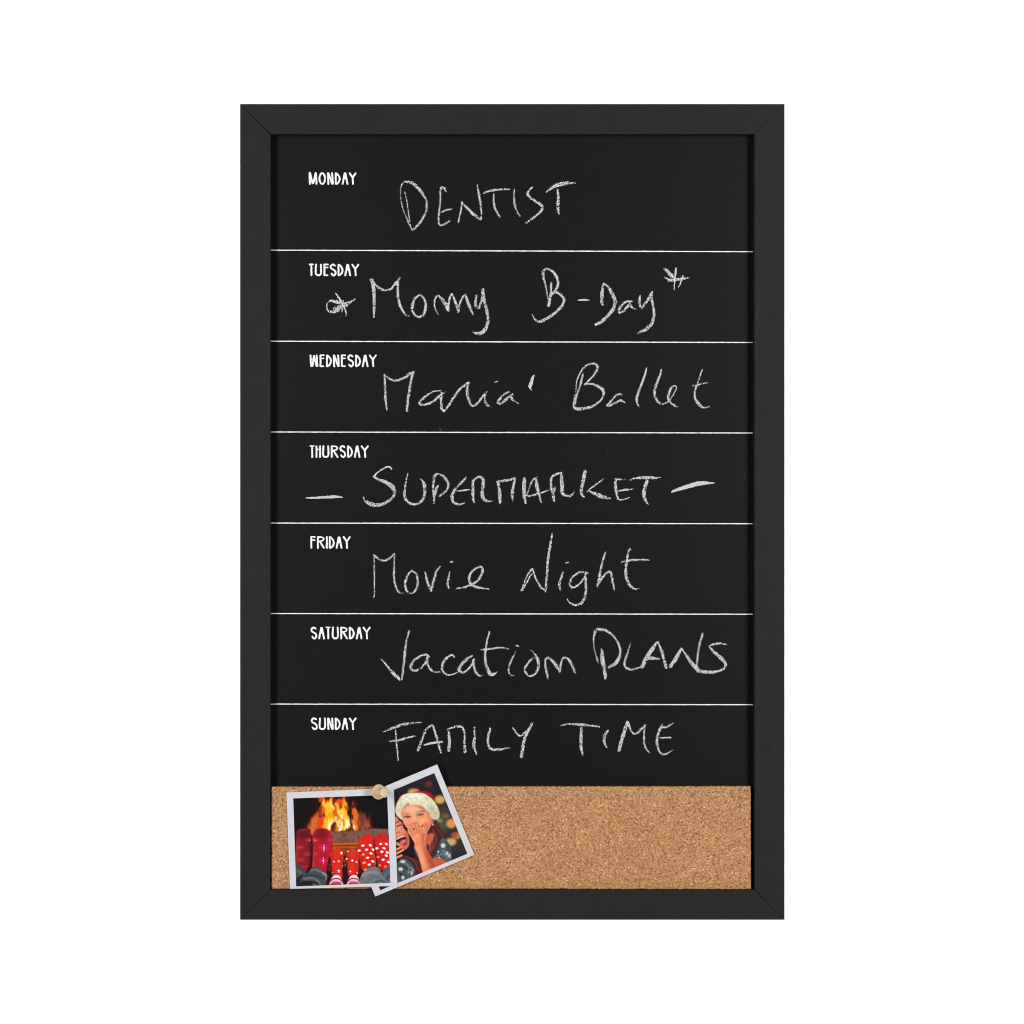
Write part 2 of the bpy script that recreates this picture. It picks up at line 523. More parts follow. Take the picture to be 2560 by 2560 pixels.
# ------------------------------------------------------------------ chalk handwriting (traced strokes: x, y, width)
K1, K2, K3, K4, KA = 1932 / 550, 1932 / 450, 1932 / 750, 1932 / 780, 19.32
CH = [
 ('chalk_word', 'DENTIST', (950, 400, K1), [
  [(217,282,10),(232,340,16),(245,430,16),(258,520,14),(274,604,12)],
  [(285,615,14),(255,560,14),(225,490,14),(195,405,14),(180,320,14),(182,255,14),(195,210,16),(225,187,18)],
  [(215,190,16),(270,197,28),(320,230,34),(365,285,28),(400,345,24),(411,395,24),(400,460,24),(365,530,26),(320,585,28),(285,618,18)],
  [(580,280,14),(565,250,24),(540,240,24),(528,275,22),(530,340,20),(525,410,20),(517,470,22),(515,520,22),(522,565,22),(545,573,20),(580,555,22),(612,535,16)],
  [(535,460,16),(580,442,22),(635,430,12)],
  [(688,545,20),(705,470,20),(722,375,22)], [(715,372,20),(760,415,26),(820,475,30),(880,520,26)],
  [(890,520,18),(888,440,22),(876,340,24),(862,270,24),(855,222,14)],
  [(895,305,10),(940,278,20),(1000,265,26),(1070,258,22),(1138,257,12)],
  [(1000,300,16),(998,360,20),(1010,420,22),(1030,465,24),(1052,500,20)],
  [(1182,260,18),(1175,320,20),(1185,400,26),(1205,455,22),(1230,492,14)],
  [(1340,238,16),(1310,262,24),(1298,300,28),(1320,330,26),(1370,365,26),(1415,395,30),(1425,425,30),(1400,465,26),(1340,510,28),(1285,552,20)],
  [(1452,293,8),(1490,258,24),(1560,220,38),(1640,203,36),(1712,203,12)],
  [(1560,262,24),(1565,340,28),(1562,420,28),(1572,475,16)]]),
 ('chalk_asterisk', None, (800, 710, KA), [
  'H',[(760,455,75),(900,650,110),(1020,840,120)], 'H',[(1120,770,70),(1110,900,90)],
  [(1110,900,90),(1080,1150,100),(1045,1400,60),(1005,1550,40)],
  [(1700,720,60),(1560,810,130),(1400,920,200),(1200,1010,260),(1000,1110,260),(800,1180,220),(640,1200,100)],
  [(1050,950,120),(800,880,200),(600,820,150),(420,850,110),(340,960,90),(335,1120,70),(340,1210,90),(420,1310,120),(600,1350,160),(780,1310,180),(900,1270,150)],
  'H',[(1180,1150,100),(1240,1330,90),(1270,1460,60),(1250,1560,30)]]),
 ('chalk_word', 'Mommy', (750, 640, K1), [
  [(635,215,36),(645,270,38),(650,340,36),(652,420,30),(650,480,28),(650,535,20)],
  [(625,210,30),(665,255,20),(710,290,26),(760,300,22),(805,285,26),(845,235,30),(880,190,16)],
  [(862,220,18),(858,300,26),(865,380,26),(885,450,28),(915,500,26),(940,525,20),(970,525,8)],
  [(1045,345,24),(1010,370,26),(990,420,28),(985,470,26),(1005,515,26),(1045,535,20),(1085,515,26),(1102,460,28),(1100,400,26),(1075,355,22),(1045,345,24)],
  [(1222,525,12),(1195,480,18),(1180,420,20),(1190,370,20),(1215,348,20),(1245,375,30),(1275,420,36),(1302,475,30)],
  [(1300,470,24),(1308,400,24),(1322,350,24),(1335,335,20),(1355,380,26),(1375,430,28),(1390,490,26)],
  [(1392,485,26),(1402,420,22),(1425,365,22),(1452,345,24),(1470,390,28),(1490,450,32),(1518,510,18)],
  [(1548,350,26),(1540,400,26),(1545,440,30),(1570,455,26),(1590,410,28),(1605,350,34),(1605,300,34)],
  [(1605,310,34),(1620,400,32),(1640,480,32),(1652,550,30),(1642,610,32),(1615,660,38),(1575,680,38),(1540,678,26),(1520,662,16)]]),
 ('chalk_word', 'B-Day', (1290, 640, K1), [
  [(310,240,24),(305,330,26),(288,435,30)],
  [(285,430,18),(275,340,18),(260,260,22),(240,180,26),(240,135,26),(270,115,22),(320,135,26),(360,190,30),(368,250,30),(345,305,26),(310,340,28)],
  [(305,345,24),(350,320,28),(400,350,30),(422,390,28),(395,450,28),(330,510,30),(260,555,30),(205,578,28),(165,555,20),(138,505,10)],
  'H',[(545,390,14),(595,385,20),(650,388,8)],
  [(765,435,18),(752,400,30),(755,330,36),(762,270,22),(770,240,18)],
  [(770,242,20),(810,275,28),(850,340,36),(872,400,34),(850,470,34),(800,530,34),(750,575,32),(700,602,26)],
  [(1020,400,16),(975,398,22),(930,430,26),(903,475,28),(915,498,24),(950,475,26),(995,425,26)],
  [(995,410,24),(1010,440,30),(1035,465,20),(1058,465,10)],
  [(1088,355,24),(1085,410,26),(1100,455,26),(1140,410,26),(1175,355,28),(1195,318,24)],
  [(1185,340,28),(1200,420,26),(1212,490,26),(1205,560,30),(1180,610,34),(1130,650,32),(1075,672,22)]]),
 ('chalk_asterisk', None, (1640, 650, KA), [
  [(440,440,160),(600,600,200),(780,780,200),(920,900,160)],
  [(420,830,60),(600,930,140),(780,980,160),(950,950,170),(1150,930,180),(1350,900,160),(1500,870,110),(1620,850,60)],
  [(580,1030,70),(800,1000,110)],
  'H',[(960,410,100),(950,550,110),(930,780,90),(910,1000,90),(890,1200,70),(875,1450,60)],
  'H',[(1290,780,90),(1230,980,100),(1160,1180,80),(1085,1300,55)]]),
 ('chalk_word', "Maria'", (900, 870, K1), [
  [(215,235,20),(218,300,24),(222,380,24),(225,450,30),(235,540,18)],
  [(215,240,20),(260,270,22),(320,285,24),(390,260,26),(440,225,30),(480,208,16)],
  [(462,225,26),(445,300,26),(430,390,28),(418,480,28),(410,550,26)],
  [(710,375,14),(650,380,20),(580,420,24),(525,470,24),(530,495,22),(580,495,24),(640,470,26),(700,420,26),(755,385,12)],
  [(715,395,26),(712,460,28),(718,530,28),(738,555,22)],
  [(738,555,22),(775,510,24),(830,420,26),(890,350,26),(955,300,22)],
  [(955,305,26),(940,360,26),(945,420,30),(965,480,28),(990,505,24),(1030,485,26),(1075,430,26),(1110,385,20)],
  [(1105,390,24),(1095,440,22),(1110,495,26),(1150,515,12)],
  'H',[(1180,298,12),(1206,296,14)],
  [(1310,385,14),(1270,405,24),(1225,450,28),(1210,480,26),(1240,485,22),(1285,450,26),(1340,405,22)],
  [(1320,420,30),(1345,460,22),(1395,488,8)],
  'H',[(1528,240,14),(1515,270,28),(1497,325,36),(1492,345,26),(1506,372,8)]]),
 ('chalk_word', 'Ballet', (1390, 870, K2), [
  [(287,282,22),(275,340,34),(250,430,24),(225,500,24),(205,600,26)],
  [(190,590,26),(210,470,16),(225,350,20),(270,250,24),(330,185,24),(400,168,26),(440,185,34),(440,230,34),(405,290,26),(350,350,26),(310,390,26)],
  [(310,390,26),(380,385,26),(450,410,34),(505,455,40),(505,520,28),(460,580,30),(380,630,34),(300,650,40),(230,655,36),(190,630,26),(188,590,24)],
  [(702,515,10),(700,495,18),(650,505,24),(590,570,28),(550,620,30),(590,615,30),(650,580,28),(700,555,24)],
  [(690,560,24),(725,575,28),(755,600,12)],
  'H',[(972,215,20),(950,300,24),(910,410,30)], [(910,410,30),(875,500,32),(865,560,30),(875,600,22),(898,635,12)],
  [(1130,235,24),(1110,310,30),(1075,400,36),(1058,470,34),(1070,540,32),(1110,590,28),(1150,600,22),(1200,575,22),(1250,515,20),(1290,440,22),(1280,405,20),(1240,425,30),(1215,480,36),(1205,540,36),(1235,590,26),(1275,620,28),(1310,635,14)],
  [(1572,230,18),(1545,300,22),(1520,380,22),(1495,450,26),(1488,510,30),(1510,570,38),(1550,620,36),(1600,640,26),(1650,625,14)],
  [(1468,405,14),(1520,400,22),(1580,382,20),(1635,370,14)]]),
 ('chalk_fleck', None, (900, 870, K1), ['H',[(698,700,5),(704,712,6),(711,729,4)]]),
 ('chalk_dash', None, (740, 1130, K1), ['H',[(88,402,14),(160,402,22),(250,397,26),(340,393,28),(405,398,12)]]),
 ('chalk_word', 'SUPERMARKET', (740, 1130, K1), [
  'H',[(838,148,16),(815,130,18),(770,145,14),(710,185,16),(685,215,22)],
  [(685,215,22),(720,240,26),(790,265,36),(845,305,44),(868,350,32),(845,400,28),(790,445,30),(720,465,36),(650,455,40),(605,420,26),(592,392,10)],
  [(985,185,14),(970,240,18),(955,320,26),(955,390,28),(985,440,28),(1040,460,24),(1090,440,26),(1125,390,28),(1130,320,36),(1120,265,28),(1095,238,14)],
  [(1245,300,26),(1230,340,30),(1215,390,24),(1213,450,22)],
  [(1208,400,20),(1205,300,24),(1215,220,26),(1240,192,22),(1290,210,26),(1330,260,28),(1335,310,26),(1310,350,24),(1262,385,22)],
  [(1495,222,18),(1450,270,26),(1395,330,26),(1370,390,34),(1385,440,28),(1430,460,24),(1485,445,12)],
  [(1400,345,14),(1460,338,20),(1525,330,14)],
  [(1565,445,18),(1555,400,30),(1555,320,30),(1555,260,28),(1580,230,24),(1620,220,26),(1645,250,34),(1640,310,36),(1635,370,38),(1650,415,34),(1690,432,22),(1725,432,10)],
  [(1795,455,22),(1790,400,34),(1785,330,34),(1775,270,28),(1760,262,18)],
  [(1785,255,22),(1840,250,26),(1890,240,24),(1925,225,14)], [(1920,235,26),(1908,300,30),(1898,370,32),(1905,430,20)],
  'O1897',[(110,235,32),(105,300,36),(105,370,36),(120,450,22)],
  'O1897',[(130,380,12),(160,290,16),(190,240,18),(215,225,22)],
  'O1897',[(210,235,24),(220,300,34),(235,370,30),(258,445,16)],
  'O1897',[(140,390,18),(220,370,22),(325,335,14)],
  'O1897',[(370,430,22),(362,370,30),(375,310,26)],
  'O1897',[(350,350,20),(342,280,26),(350,220,26),(390,195,24),(430,185,24),(435,240,34),(440,310,40),(445,365,34),(480,385,24),(520,380,24),(552,345,10)],
  'O1897',[(640,170,34),(630,230,36),(612,310,32),(612,370,28),(640,400,16)],
  'O1897',[(805,235,10),(750,275,20),(690,320,18),(655,352,12)],
  'O1897',[(680,345,16),(740,370,36),(800,395,40),(868,408,18)],
  'O1897',[(990,240,14),(945,240,18),(910,240,26)],
  'O1897',[(908,240,26),(910,310,32),(918,370,28),(935,415,22),(980,418,18),(1032,402,12)],
  'O1897',[(930,340,16),(990,332,22),(1065,327,14)],
  'O1897',[(1022,250,8),(1080,230,22),(1170,225,32),(1250,228,26),(1308,222,10)],
  'O1897',[(1185,255,34),(1165,320,38),(1160,380,36),(1175,430,28),(1195,458,14)]]),
 ('chalk_dash', None, (1280, 1130, K1), ['H',[(1408,348,22),(1470,325,32),(1560,298,40),(1660,275,40),(1775,272,12)]]),
 ('chalk_word', 'Movie', (900, 1310, K3), [
  [(90,470,12),(92,400,13),(92,300,13),(92,200,13)], [(90,200,14),(125,228,16),(160,235,16),(195,218,16),(222,190,12)],
  [(222,195,12),(220,270,14),(218,340,18),(230,400,16),(250,440,14),(282,445,6)],
  [(335,300,14),(305,330,18),(292,380,20),(300,430,18),(330,448,14),(360,425,18),(373,375,18),(362,325,16),(335,300,14)],
  [(420,308,14),(430,360,20),(445,400,20),(458,428,16)], [(458,428,16),(475,360,18),(490,310,18),(515,275,12)],
  [(578,308,12),(568,360,18),(565,390,18),(573,415,10)], 'H',[(582,246,11),(596,244,11)],
  [(620,415,14),(670,408,16),(720,388,18),(760,360,20),(788,310,20),(785,280,16),(755,280,16),(715,315,18),(702,355,18),(715,385,20),(750,405,20),(790,414,16),(832,418,12)]]),
 ('chalk_word', 'Night', (900, 1310, K3), [
  [(1040,430,14),(1060,370,12),(1090,310,14),(1112,288,14)], [(1045,425,14),(1085,355,14),(1108,318,10)],
  [(1112,290,16),(1130,345,16),(1160,400,18),(1195,432,16)], [(1195,430,16),(1202,340,18),(1212,220,20),(1225,140,20),(1238,65,16)],
  [(1308,310,12),(1295,350,18),(1285,390,22),(1290,425,12)], 'H',[(1328,250,9),(1342,246,9)],
  [(1465,315,14),(1430,308,16),(1380,330,18),(1352,375,18),(1365,408,16),(1400,395,18),(1435,360,16),(1455,320,14)],
  [(1450,320,16),(1455,390,20),(1452,450,20),(1430,505,20),(1390,522,16),(1355,510,16),(1335,482,8)],
  [(1580,185,14),(1560,250,18),(1545,320,20),(1530,400,16)],
  [(1530,395,16),(1560,345,16),(1590,315,16),(1612,310,18),(1625,355,20),(1630,390,18),(1640,425,10)],
  [(1748,170,8),(1735,162,12),(1722,210,18),(1712,290,22),(1718,350,24),(1740,395,22),(1770,418,16),(1798,415,8)],
  [(1685,245,14),(1740,235,18),(1810,230,16),(1868,233,8)]]),
 ('chalk_word', 'Vacation', (930, 1550, K1), [
  [(85,348,14),(130,400,22),(190,470,34),(245,520,28),(262,515,18)],
  [(262,518,20),(275,420,24),(285,320,26),(298,210,24),(325,98,20)],
  [(500,325,22),(480,305,22),(430,315,24),(370,355,28),(340,410,28),(365,445,26),(420,430,24),(470,375,22),(485,325,20)],
  [(485,330,22),(490,390,24),(520,440,24),(570,458,16),(610,448,12)],
  [(720,325,18),(705,305,22),(660,330,26),(620,390,28),(618,440,26),(650,475,22),(690,482,20),(750,460,12)],
  [(880,315,20),(830,345,28),(780,400,30),(765,440,28),(805,460,24),(860,415,24),(895,345,20)],
  [(890,350,22),(895,410,26),(915,460,26),(945,490,22),(970,485,10)],
  [(1030,105,18),(1010,190,22),(995,280,26),(995,360,30),(1015,430,34),(1050,480,34),(1100,455,10)],
  [(955,262,16),(1040,255,22),(1130,242,20),(1212,257,10)],
  [(1260,282,14),(1225,350,22),(1200,420,20),(1210,475,20),(1245,490,12)], 'H',[(1270,222,16),(1288,234,12)],
  [(1390,262,12),(1425,290,20),(1455,350,30),(1460,420,26),(1430,475,24),(1390,492,22),(1350,465,24),(1345,420,24),(1385,360,24),(1430,325,16)],
  [(1548,512,22),(1530,440,28),(1520,370,28),(1535,335,24),(1570,345,28),(1615,395,34),(1650,450,28)],
  [(1650,450,28),(1660,380,24),(1675,340,24),(1700,330,22),(1740,365,28),(1765,420,28),(1785,465,20)]]),
 ('chalk_word', 'PLANS', (1400, 1550, K2), [
  [(450,312,28),(455,400,50),(470,500,52),(490,625,40)],
  [(410,450,24),(380,360,16),(362,260,20),(362,180,28),(380,120,36),(430,100,36),(500,115,34),(560,160,26),(615,230,26),(645,310,30),(640,390,36),(600,460,44),(525,508,34)],
  [(755,255,18),(730,340,26),(700,430,32),(695,490,32),(740,530,28),(800,525,26),(860,505,18)],
  [(880,505,44),(920,420,50),(985,320,48),(1045,240,30)], [(1055,240,28),(1090,330,36),(1115,420,36),(1140,510,38)],
  [(920,415,36),(990,410,40),(1070,418,18)],
  [(1185,500,40),(1240,420,46),(1285,340,40),(1302,305,24)],
  [(1302,305,26),(1350,370,28),(1410,460,46),(1480,540,50)], [(1465,510,30),(1475,400,28),(1495,270,32),(1530,150,30)],
  [(1785,262,16),(1720,252,28),(1640,262,28),(1605,285,26),(1650,340,34),(1720,400,46),(1775,470,36),(1750,525,34),(1680,555,36),(1580,560,40),(1490,548,40)]]),
 ('chalk_word', 'FAMILY', (940, 1780, K4), [
  [(45,125,10),(100,100,18),(180,75,20),(280,63,10)], [(122,110,11),(126,180,13),(132,240,14),(138,298,12)], [(85,182,10),(150,172,16),(240,148,12)],
  [(262,235,20),(285,170,18),(310,110,16),(345,80,14)], [(350,80,14),(368,130,18),(385,190,18),(402,252,14)], 'H',[(300,203,12),(350,192,16),(408,184,12)],
  [(450,235,24),(455,180,22),(448,120,16),(440,105,10)], [(445,105,12),(490,92,18),(530,92,18),(548,130,16),(548,190,16),(552,248,22)],
  [(608,95,12),(610,160,20),(605,210,24),(622,260,12)],
  [(708,98,16),(695,150,20),(695,200,18),(715,230,18),(770,232,18),(825,220,10)],
  [(848,98,14),(870,130,16),(895,148,14),(930,120,14)], [(968,70,18),(935,130,22),(915,190,22),(900,275,24)]]),
 ('chalk_word', 'TIME', (940, 1780, K4), [
  [(1145,85,10),(1200,75,18),(1290,80,18),(1382,90,12)], [(1272,95,16),(1270,150,24),(1268,205,24),(1278,262,14)],
  [(1435,118,18),(1415,150,22),(1415,190,20),(1430,222,10)],
  [(1505,240,22),(1520,180,26),(1540,110,26),(1558,62,20)], [(1560,65,20),(1580,115,16),(1605,135,14),(1640,110,18),(1668,80,12)],
  [(1665,82,14),(1660,150,14),(1665,210,16),(1692,252,10)],
  [(1838,70,12),(1800,92,16),(1772,98,16),(1745,140,18),(1740,190,20),(1752,240,18),(1780,262,16),(1815,250,12),(1845,230,8)],
  [(1772,78,14),(1752,112,16)], 'H',[(1760,160,10),(1825,158,12)]]),
]
for name, text, (ox, oy, k), items in CH:
    lines, hard, off = [], False, 0
    for it in items:
        if it == 'H':
            hard = True
            continue
        if isinstance(it, str):
            off = float(it[1:])
            continue
        ln = crom([((x + off) / k + ox, y / k + oy, w / k) for x, y, w in it], 8)
        lines.append((ln, hard))
        hard, off = False, 0
    al = np.vstack([l for l, _ in lines])
    x0, y0 = np.floor(al[:, :2].min(0)) - 9
    x1, y1 = np.ceil(al[:, :2].max(0)) + 9
    st = .72
    XX, YY = np.meshgrid(np.arange(x0, x1, st), np.arange(y0, y1, st))
    grain = noise2(XX.shape, .8)
    soft = noise2(XX.shape, 6.0)
    fine = noise2(XX.shape, .5)
    f = np.full(XX.shape, -9.0)
    for ln, hd in lines:
        d, w = stroke_sd(XX, YY, ln)
        edge = np.clip((d + .45) / 2.2, -2, 1)              # ragged rim
        core = (1.5 if hd else 0.40) + .10 * soft
        cov = np.where(edge >= 1, core, -1.5 + (core + 1.5) * np.clip(edge, -1, 1))
        f = np.maximum(f, cov + .62 * grain + .3 * fine)
    o = link(name, field_mesh(name, f, x0, y0, st, SH), CHALK, panel)
    if text:
        o['label'] = 'white chalk handwriting reading ' + text

# ------------------------------------------------------------------ pictures on the two prints, painted as fine colour grids
class Canvas:
    def __init__(s, x0, y0, size, k, res=2.0, bgc=(27, 25, 28)):
        s.x0, s.y0, s.k, s.res = x0, y0, k, res
        s.n = int(size * res)
        s.a = np.empty((s.n, s.n, 3))
        s.a[:] = bgc
        s.Y, s.X = np.mgrid[0:s.n, 0:s.n]
        s.u = res / k                                       # canvas pixels per traced unit
    def _pt(s, p):
        return np.asarray(p, float) * s.u
    def blend(s, m, c, a=1.0):
        m = (np.clip(m, 0, 1) * a)[..., None]
        s.a = s.a * (1 - m) + np.asarray(c, float) * m
    def mask(s, pts, smooth=True):
        P = s._pt(pts)
        if smooth:
            P = crom(P, 6, closed=True)
        ins = np.zeros((s.n, s.n), bool)
        r0, r1 = max(0, int(P[:, 1].min()) - 1), min(s.n, int(P[:, 1].max()) + 2)
        c0, c1 = max(0, int(P[:, 0].min()) - 1), min(s.n, int(P[:, 0].max()) + 2)
        if r1 <= r0 or c1 <= c0:
            return ins.astype(float)
        X, Y = s.X[r0:r1, c0:c1], s.Y[r0:r1, c0:c1]
        sub = np.zeros(X.shape, bool)
        for (ax, ay), (bx, by) in zip(P, np.roll(P, -1, 0)):
            if ay == by:
                continue
            sub ^= ((ay > Y) != (by > Y)) & (X < (bx - ax) * (Y - ay) / (by - ay) + ax)
        ins[r0:r1, c0:c1] = sub
        return ins.astype(float)
    def poly(s, pts, c, b=.7, a=1.0, smooth=True, warp=None):
        m = blur(s.mask(pts, smooth), b)
        if warp is not None:
            m = s.warp(m, warp)
        s.blend(m, c, a)
        return m
    def shade(s, m, pts, c, b=6, a=1.0):
        """paint pts only inside mask m"""
        s.blend(blur(s.mask(pts), b) * m, c, a)
    def ell(s, cx, cy, rx, ry, c, b=.7, a=1.0, rot=0, m=None):
        q = [(cx + rx * math.cos(t) * math.cos(rot) - ry * math.sin(t) * math.sin(rot),
              cy + rx * math.cos(t) * math.sin(rot) + ry * math.sin(t) * math.cos(rot)) for t in np.linspace(0, 2 * np.pi, 14, endpoint=False)]
        k = blur(s.mask(q), b)
        s.blend(k if m is None else k * m, c, a)
    def line(s, pts, w, c, b=.6, a=1.0, m=None):
        P = [(p[0], p[1], p[2] if len(p) > 2 else w) for p in pts]
        L = crom([(x * s.u, y * s.u, max(.9, q * s.u)) for x, y, q in P], 6)
        d, _ = stroke_sd(s.X.astype(float), s.Y.astype(float), L)
        k = blur(np.clip(d + .5, 0, 1), b)
        s.blend(k if m is None else k * m, c, a)
    def warp(s, m, wv):
        yy = np.clip(s.Y + wv[0], 0, s.n - 1).astype(int)
        xx = np.clip(s.X + wv[1], 0, s.n - 1).astype(int)
        return m[yy, xx]
    def grain(s, m, amt, sg, tint=(1, 1, 1)):
        n = noise2((s.n, s.n), sg)
        s.a = np.clip(s.a * (1 + (m * n * amt)[..., None] * np.asarray(tint)), 0, 255)
    def sample(s, px, py):
        fx = np.clip((px - s.x0) * s.res - .5, 0, s.n - 1.001)
        fy = np.clip((py - s.y0) * s.res - .5, 0, s.n - 1.001)
        i, j = fy.astype(int), fx.astype(int)
        ty, tx = (fy - i)[:, None], (fx - j)[:, None]
        a = s.a
        return (a[i, j] * (1 - tx) + a[i, j + 1] * tx) * (1 - ty) + (a[i + 1, j] * (1 - tx) + a[i + 1, j + 1] * tx) * ty

def fire_picture():
    C = Canvas(720, 1960, 260, 1932 / 260, bgc=(25, 24, 27))
    one = np.ones((C.n, C.n))
    wv = (noise2((C.n, 3 * C.n), 15)[:, ::3] * 12, noise2((C.n, 3 * C.n), 15)[:, ::3] * 6)
    wf = (noise2((C.n, 3 * C.n), 9)[:, ::3] * 9, noise2((C.n, 3 * C.n), 9)[:, ::3] * 4)
    C.ell(880, 650, 620, 420, (58, 26, 24), 40, .6)
    # fire
    C.poly([(370,830),(385,680),(470,570),(590,520),(640,560),(640,860),(420,880)], (188,88,48), 7, .95, warp=wv)
    C.poly([(400,840),(430,700),(520,600),(560,640),(520,780),(470,860)], (222,112,60), 6, .7, warp=wv)
    C.poly([(1280,860),(1290,600),(1340,480),(1380,600),(1440,560),(1510,640),(1560,800),(1500,840)], (128,62,46), 8, .9, warp=wv)
    C.poly([(1340,840),(1400,720),(1470,660),(1540,790),(1500,835)], (176,84,54), 8, .8, warp=wv)
    C.poly([(560,235),(760,238),(860,300),(900,240),(1050,228),(1085,330),(1115,430),(1125,560),(1160,860),(560,865),(600,640),(590,480),(640,330)], (214,78,24), 4, 1, warp=wf)
    C.poly([(560,240),(640,250),(650,330),(590,330)], (205,70,30), 3, .9)
    C.poly([(630,380),(690,290),(770,290),(850,380),(845,500),(850,610),(960,690),(1010,860),(650,865),(650,700),(680,560)], (238,146,38), 4, 1, warp=wf)
    C.poly([(640,390),(740,310),(800,330),(845,420),(820,500),(740,560),(690,520)], (246,188,58), 5, 1, warp=wf)
    C.poly([(880,350),(930,390),(1000,400),(1030,300),(1080,350),(1060,440),(1110,530),(1140,840),(1000,872),(930,640),(880,480)], (242,162,44), 4, 1, warp=wf)
    C.poly([(900,420),(960,430),(1040,480),(1080,600),(1120,820),(1040,850),(980,640),(900,500)], (248,200,80), 6, .9, warp=wf)
    C.poly([(690,700),(760,620),(830,640),(800,760),(770,860),(690,850)], (250,196,60), 6, .9, warp=wf)
    for p, c in (([(735,860),(745,760),(790,680),(800,740),(775,860)], (255,246,214)), ([(860,600),(920,640),(960,740),(1000,870),(960,875),(930,760),(870,680)], (253,226,140)),
                 ([(945,540),(985,550),(1030,650),(1010,690),(960,610)], (255,238,180)), ([(960,760),(1000,750),(1005,870),(962,875)], (255,250,230)),
                 ([(1060,760),(1090,640),(1130,720),(1130,800),(1090,830)], (254,240,205)), ([(860,660),(890,660),(895,715),(862,712)], (255,250,235)),
                 ([(800,400),(840,380),(840,460),(815,470)], (252,214,120)), ([(930,450),(990,450),(980,500),(940,500)], (253,220,120))):
        C.poly(p, c, 3, .95, warp=wf)
    for p, c in (([(820,250),(890,250),(880,400),(870,490),(845,400)], (112,34,20)), ([(945,380),(1000,340),(975,420),(950,430)], (120,50,20)),
                 ([(590,600),(660,570),(620,640),(600,660)], (52,22,22)), ([(600,420),(640,420),(620,580),(590,560)], (150,52,26)),
                 ([(795,860),(850,690),(900,690),(905,860)], (74,26,18)), ([(1140,500),(1188,480),(1195,860),(1160,860)], (30,22,26)), ([(1060,430),(1085,400),(1120,470),(1100,520)], (40,24,24)),
                 ([(880,560),(930,600),(900,640),(850,580)], (205,104,30)), ([(1000,600),(1050,680),(1040,760),(1010,690)], (216,120,40))):
        C.poly(p, c, 3, .92, warp=wf)
    C.poly([(860,860),(870,740),(890,740),(895,860)], (196,92,40), 3, .8)
    C.ell(1098, 445, 20, 34, (222,90,40), 3)
    C.poly([(1185,500),(1225,465),(1290,520),(1312,700),(1285,850),(1215,862),(1190,720)], (222,104,36), 4, 1, warp=wf)
    C.poly([(1195,860),(1192,740),(1230,650),(1255,760),(1250,850)], (244,160,48), 5, .9, warp=wf)
    C.poly([(1185,370),(1215,300),(1228,380),(1205,410)], (176,42,38), 3, .9)
    C.poly([(1240,420),(1262,350),(1275,420),(1255,450)], (120,44,38), 4, .7)
    C.poly([(1300,520),(1330,500),(1370,800),(1330,820)], (92,80,66), 6, .5)
    C.a = blur(C.a, 1.5)
    for x, y, rx, ry in ((760,800,16,60),(980,820,14,50),(1095,775,26,40),(880,690,16,20),(1000,610,14,46),(1225,800,14,40)):
        C.ell(x, y, rx, ry, (255, 244, 210), 2.5, .85)
    # hearth ledge and wood underneath
    m = C.poly([(780,885),(1300,858),(1580,826),(1865,832),(1875,960),(1300,1095),(815,1098)], (124,84,74), 3, 1, smooth=False)
    C.grain(m, .06, 4, (1.1, .9, .9)); C.grain(m, .03, 1.2)
    for x in (1030, 1215, 1590):
        C.line([(x, 880), (x + 12, 1000), (x + 4, 1090)], 22, (92, 72, 66), 3, .6, m=m)
    C.ell(1200, 960, 60, 60, (150, 90, 86), 8, .6, m=m); C.ell(900, 960, 70, 50, (150, 98, 78), 9, .6, m=m); C.ell(1500, 890, 90, 30, (104, 88, 84), 9, .6, m=m)
    m = C.poly([(815,1092),(1310,1092),(1330,1300),(820,1300)], (150, 72, 24), 3, 1, smooth=False)
    C.line([(820,1118),(1000,1112),(1300,1104)], 24, (214, 118, 34), 3); C.line([(830,1150),(1100,1142),(1300,1140)], 16, (98, 48, 20), 3)
    C.line([(830,1175),(1050,1172),(1300,1172)], 18, (196, 100, 30), 3); C.line([(900,1215),(1100,1210),(1290,1205)], 14, (106, 52, 20), 3)
    C.ell(850, 1215, 40, 30, (224,120,40), 5, .8); C.ell(1200, 1190, 60, 18, (214,108,36), 5, .7)
    C.poly([(100,1500),(440,1450),(800,1290),(1340,1260),(1900,1480),(1920,1932),(100,1932)], (52, 26, 24), 10, .95)
    for x, y, r, c in ((1055,1310,24,(214,110,40)),(1052,1420,26,(216,106,36)),(1058,1500,30,(186,86,32)),(1050,1250,30,(190,90,34)),(770,1500,34,(126,50,30)),(765,1580,34,(128,52,32)),(1330,1560,26,(130,56,30)),(1330,1630,30,(112,46,32)),(1340,1500,20,(190,84,36)),(160,1300,36,(150,66,30))):
        C.ell(x, y, r, r, c, 5, .85)
    # left pair of socks
    m = C.poly([(150,1000),(165,880),(210,838),(295,830),(375,858),(420,940),(445,1080),(440,1280),(420,1480),(350,1610),(240,1545),(150,1500),(142,1200)], (136, 34, 42), 2)
    C.shade(m, [(160,900),(250,850),(370,880),(420,1000),(330,1010),(200,990)], (86, 26, 32), 9, .75)
    C.line([(200,845),(300,838),(375,870),(425,960)], 14, (196,44,66), 3, .7, m=m)
    C.shade(m, [(400,1000),(450,1000),(450,1500),(390,1600)], (96,22,34), 8, .8); C.shade(m, [(140,1150),(180,1150),(190,1450),(140,1450)], (172,62,38), 8, .7)
    C.grain(m, .035, 1.0)
    m2 = C.poly([(445,1000),(490,880),(560,828),(680,824),(765,868),(800,950),(828,1090),(822,1230),(775,1340),(735,1450),(712,1600),(690,1680),(600,1620),(450,1545),(452,1350),(452,1150)], (168, 36, 46), 2)
    C.shade(m2, [(490,930),(560,850),(680,850),(740,930),(690,1000),(560,1010)], (110, 28, 36), 10, .8)
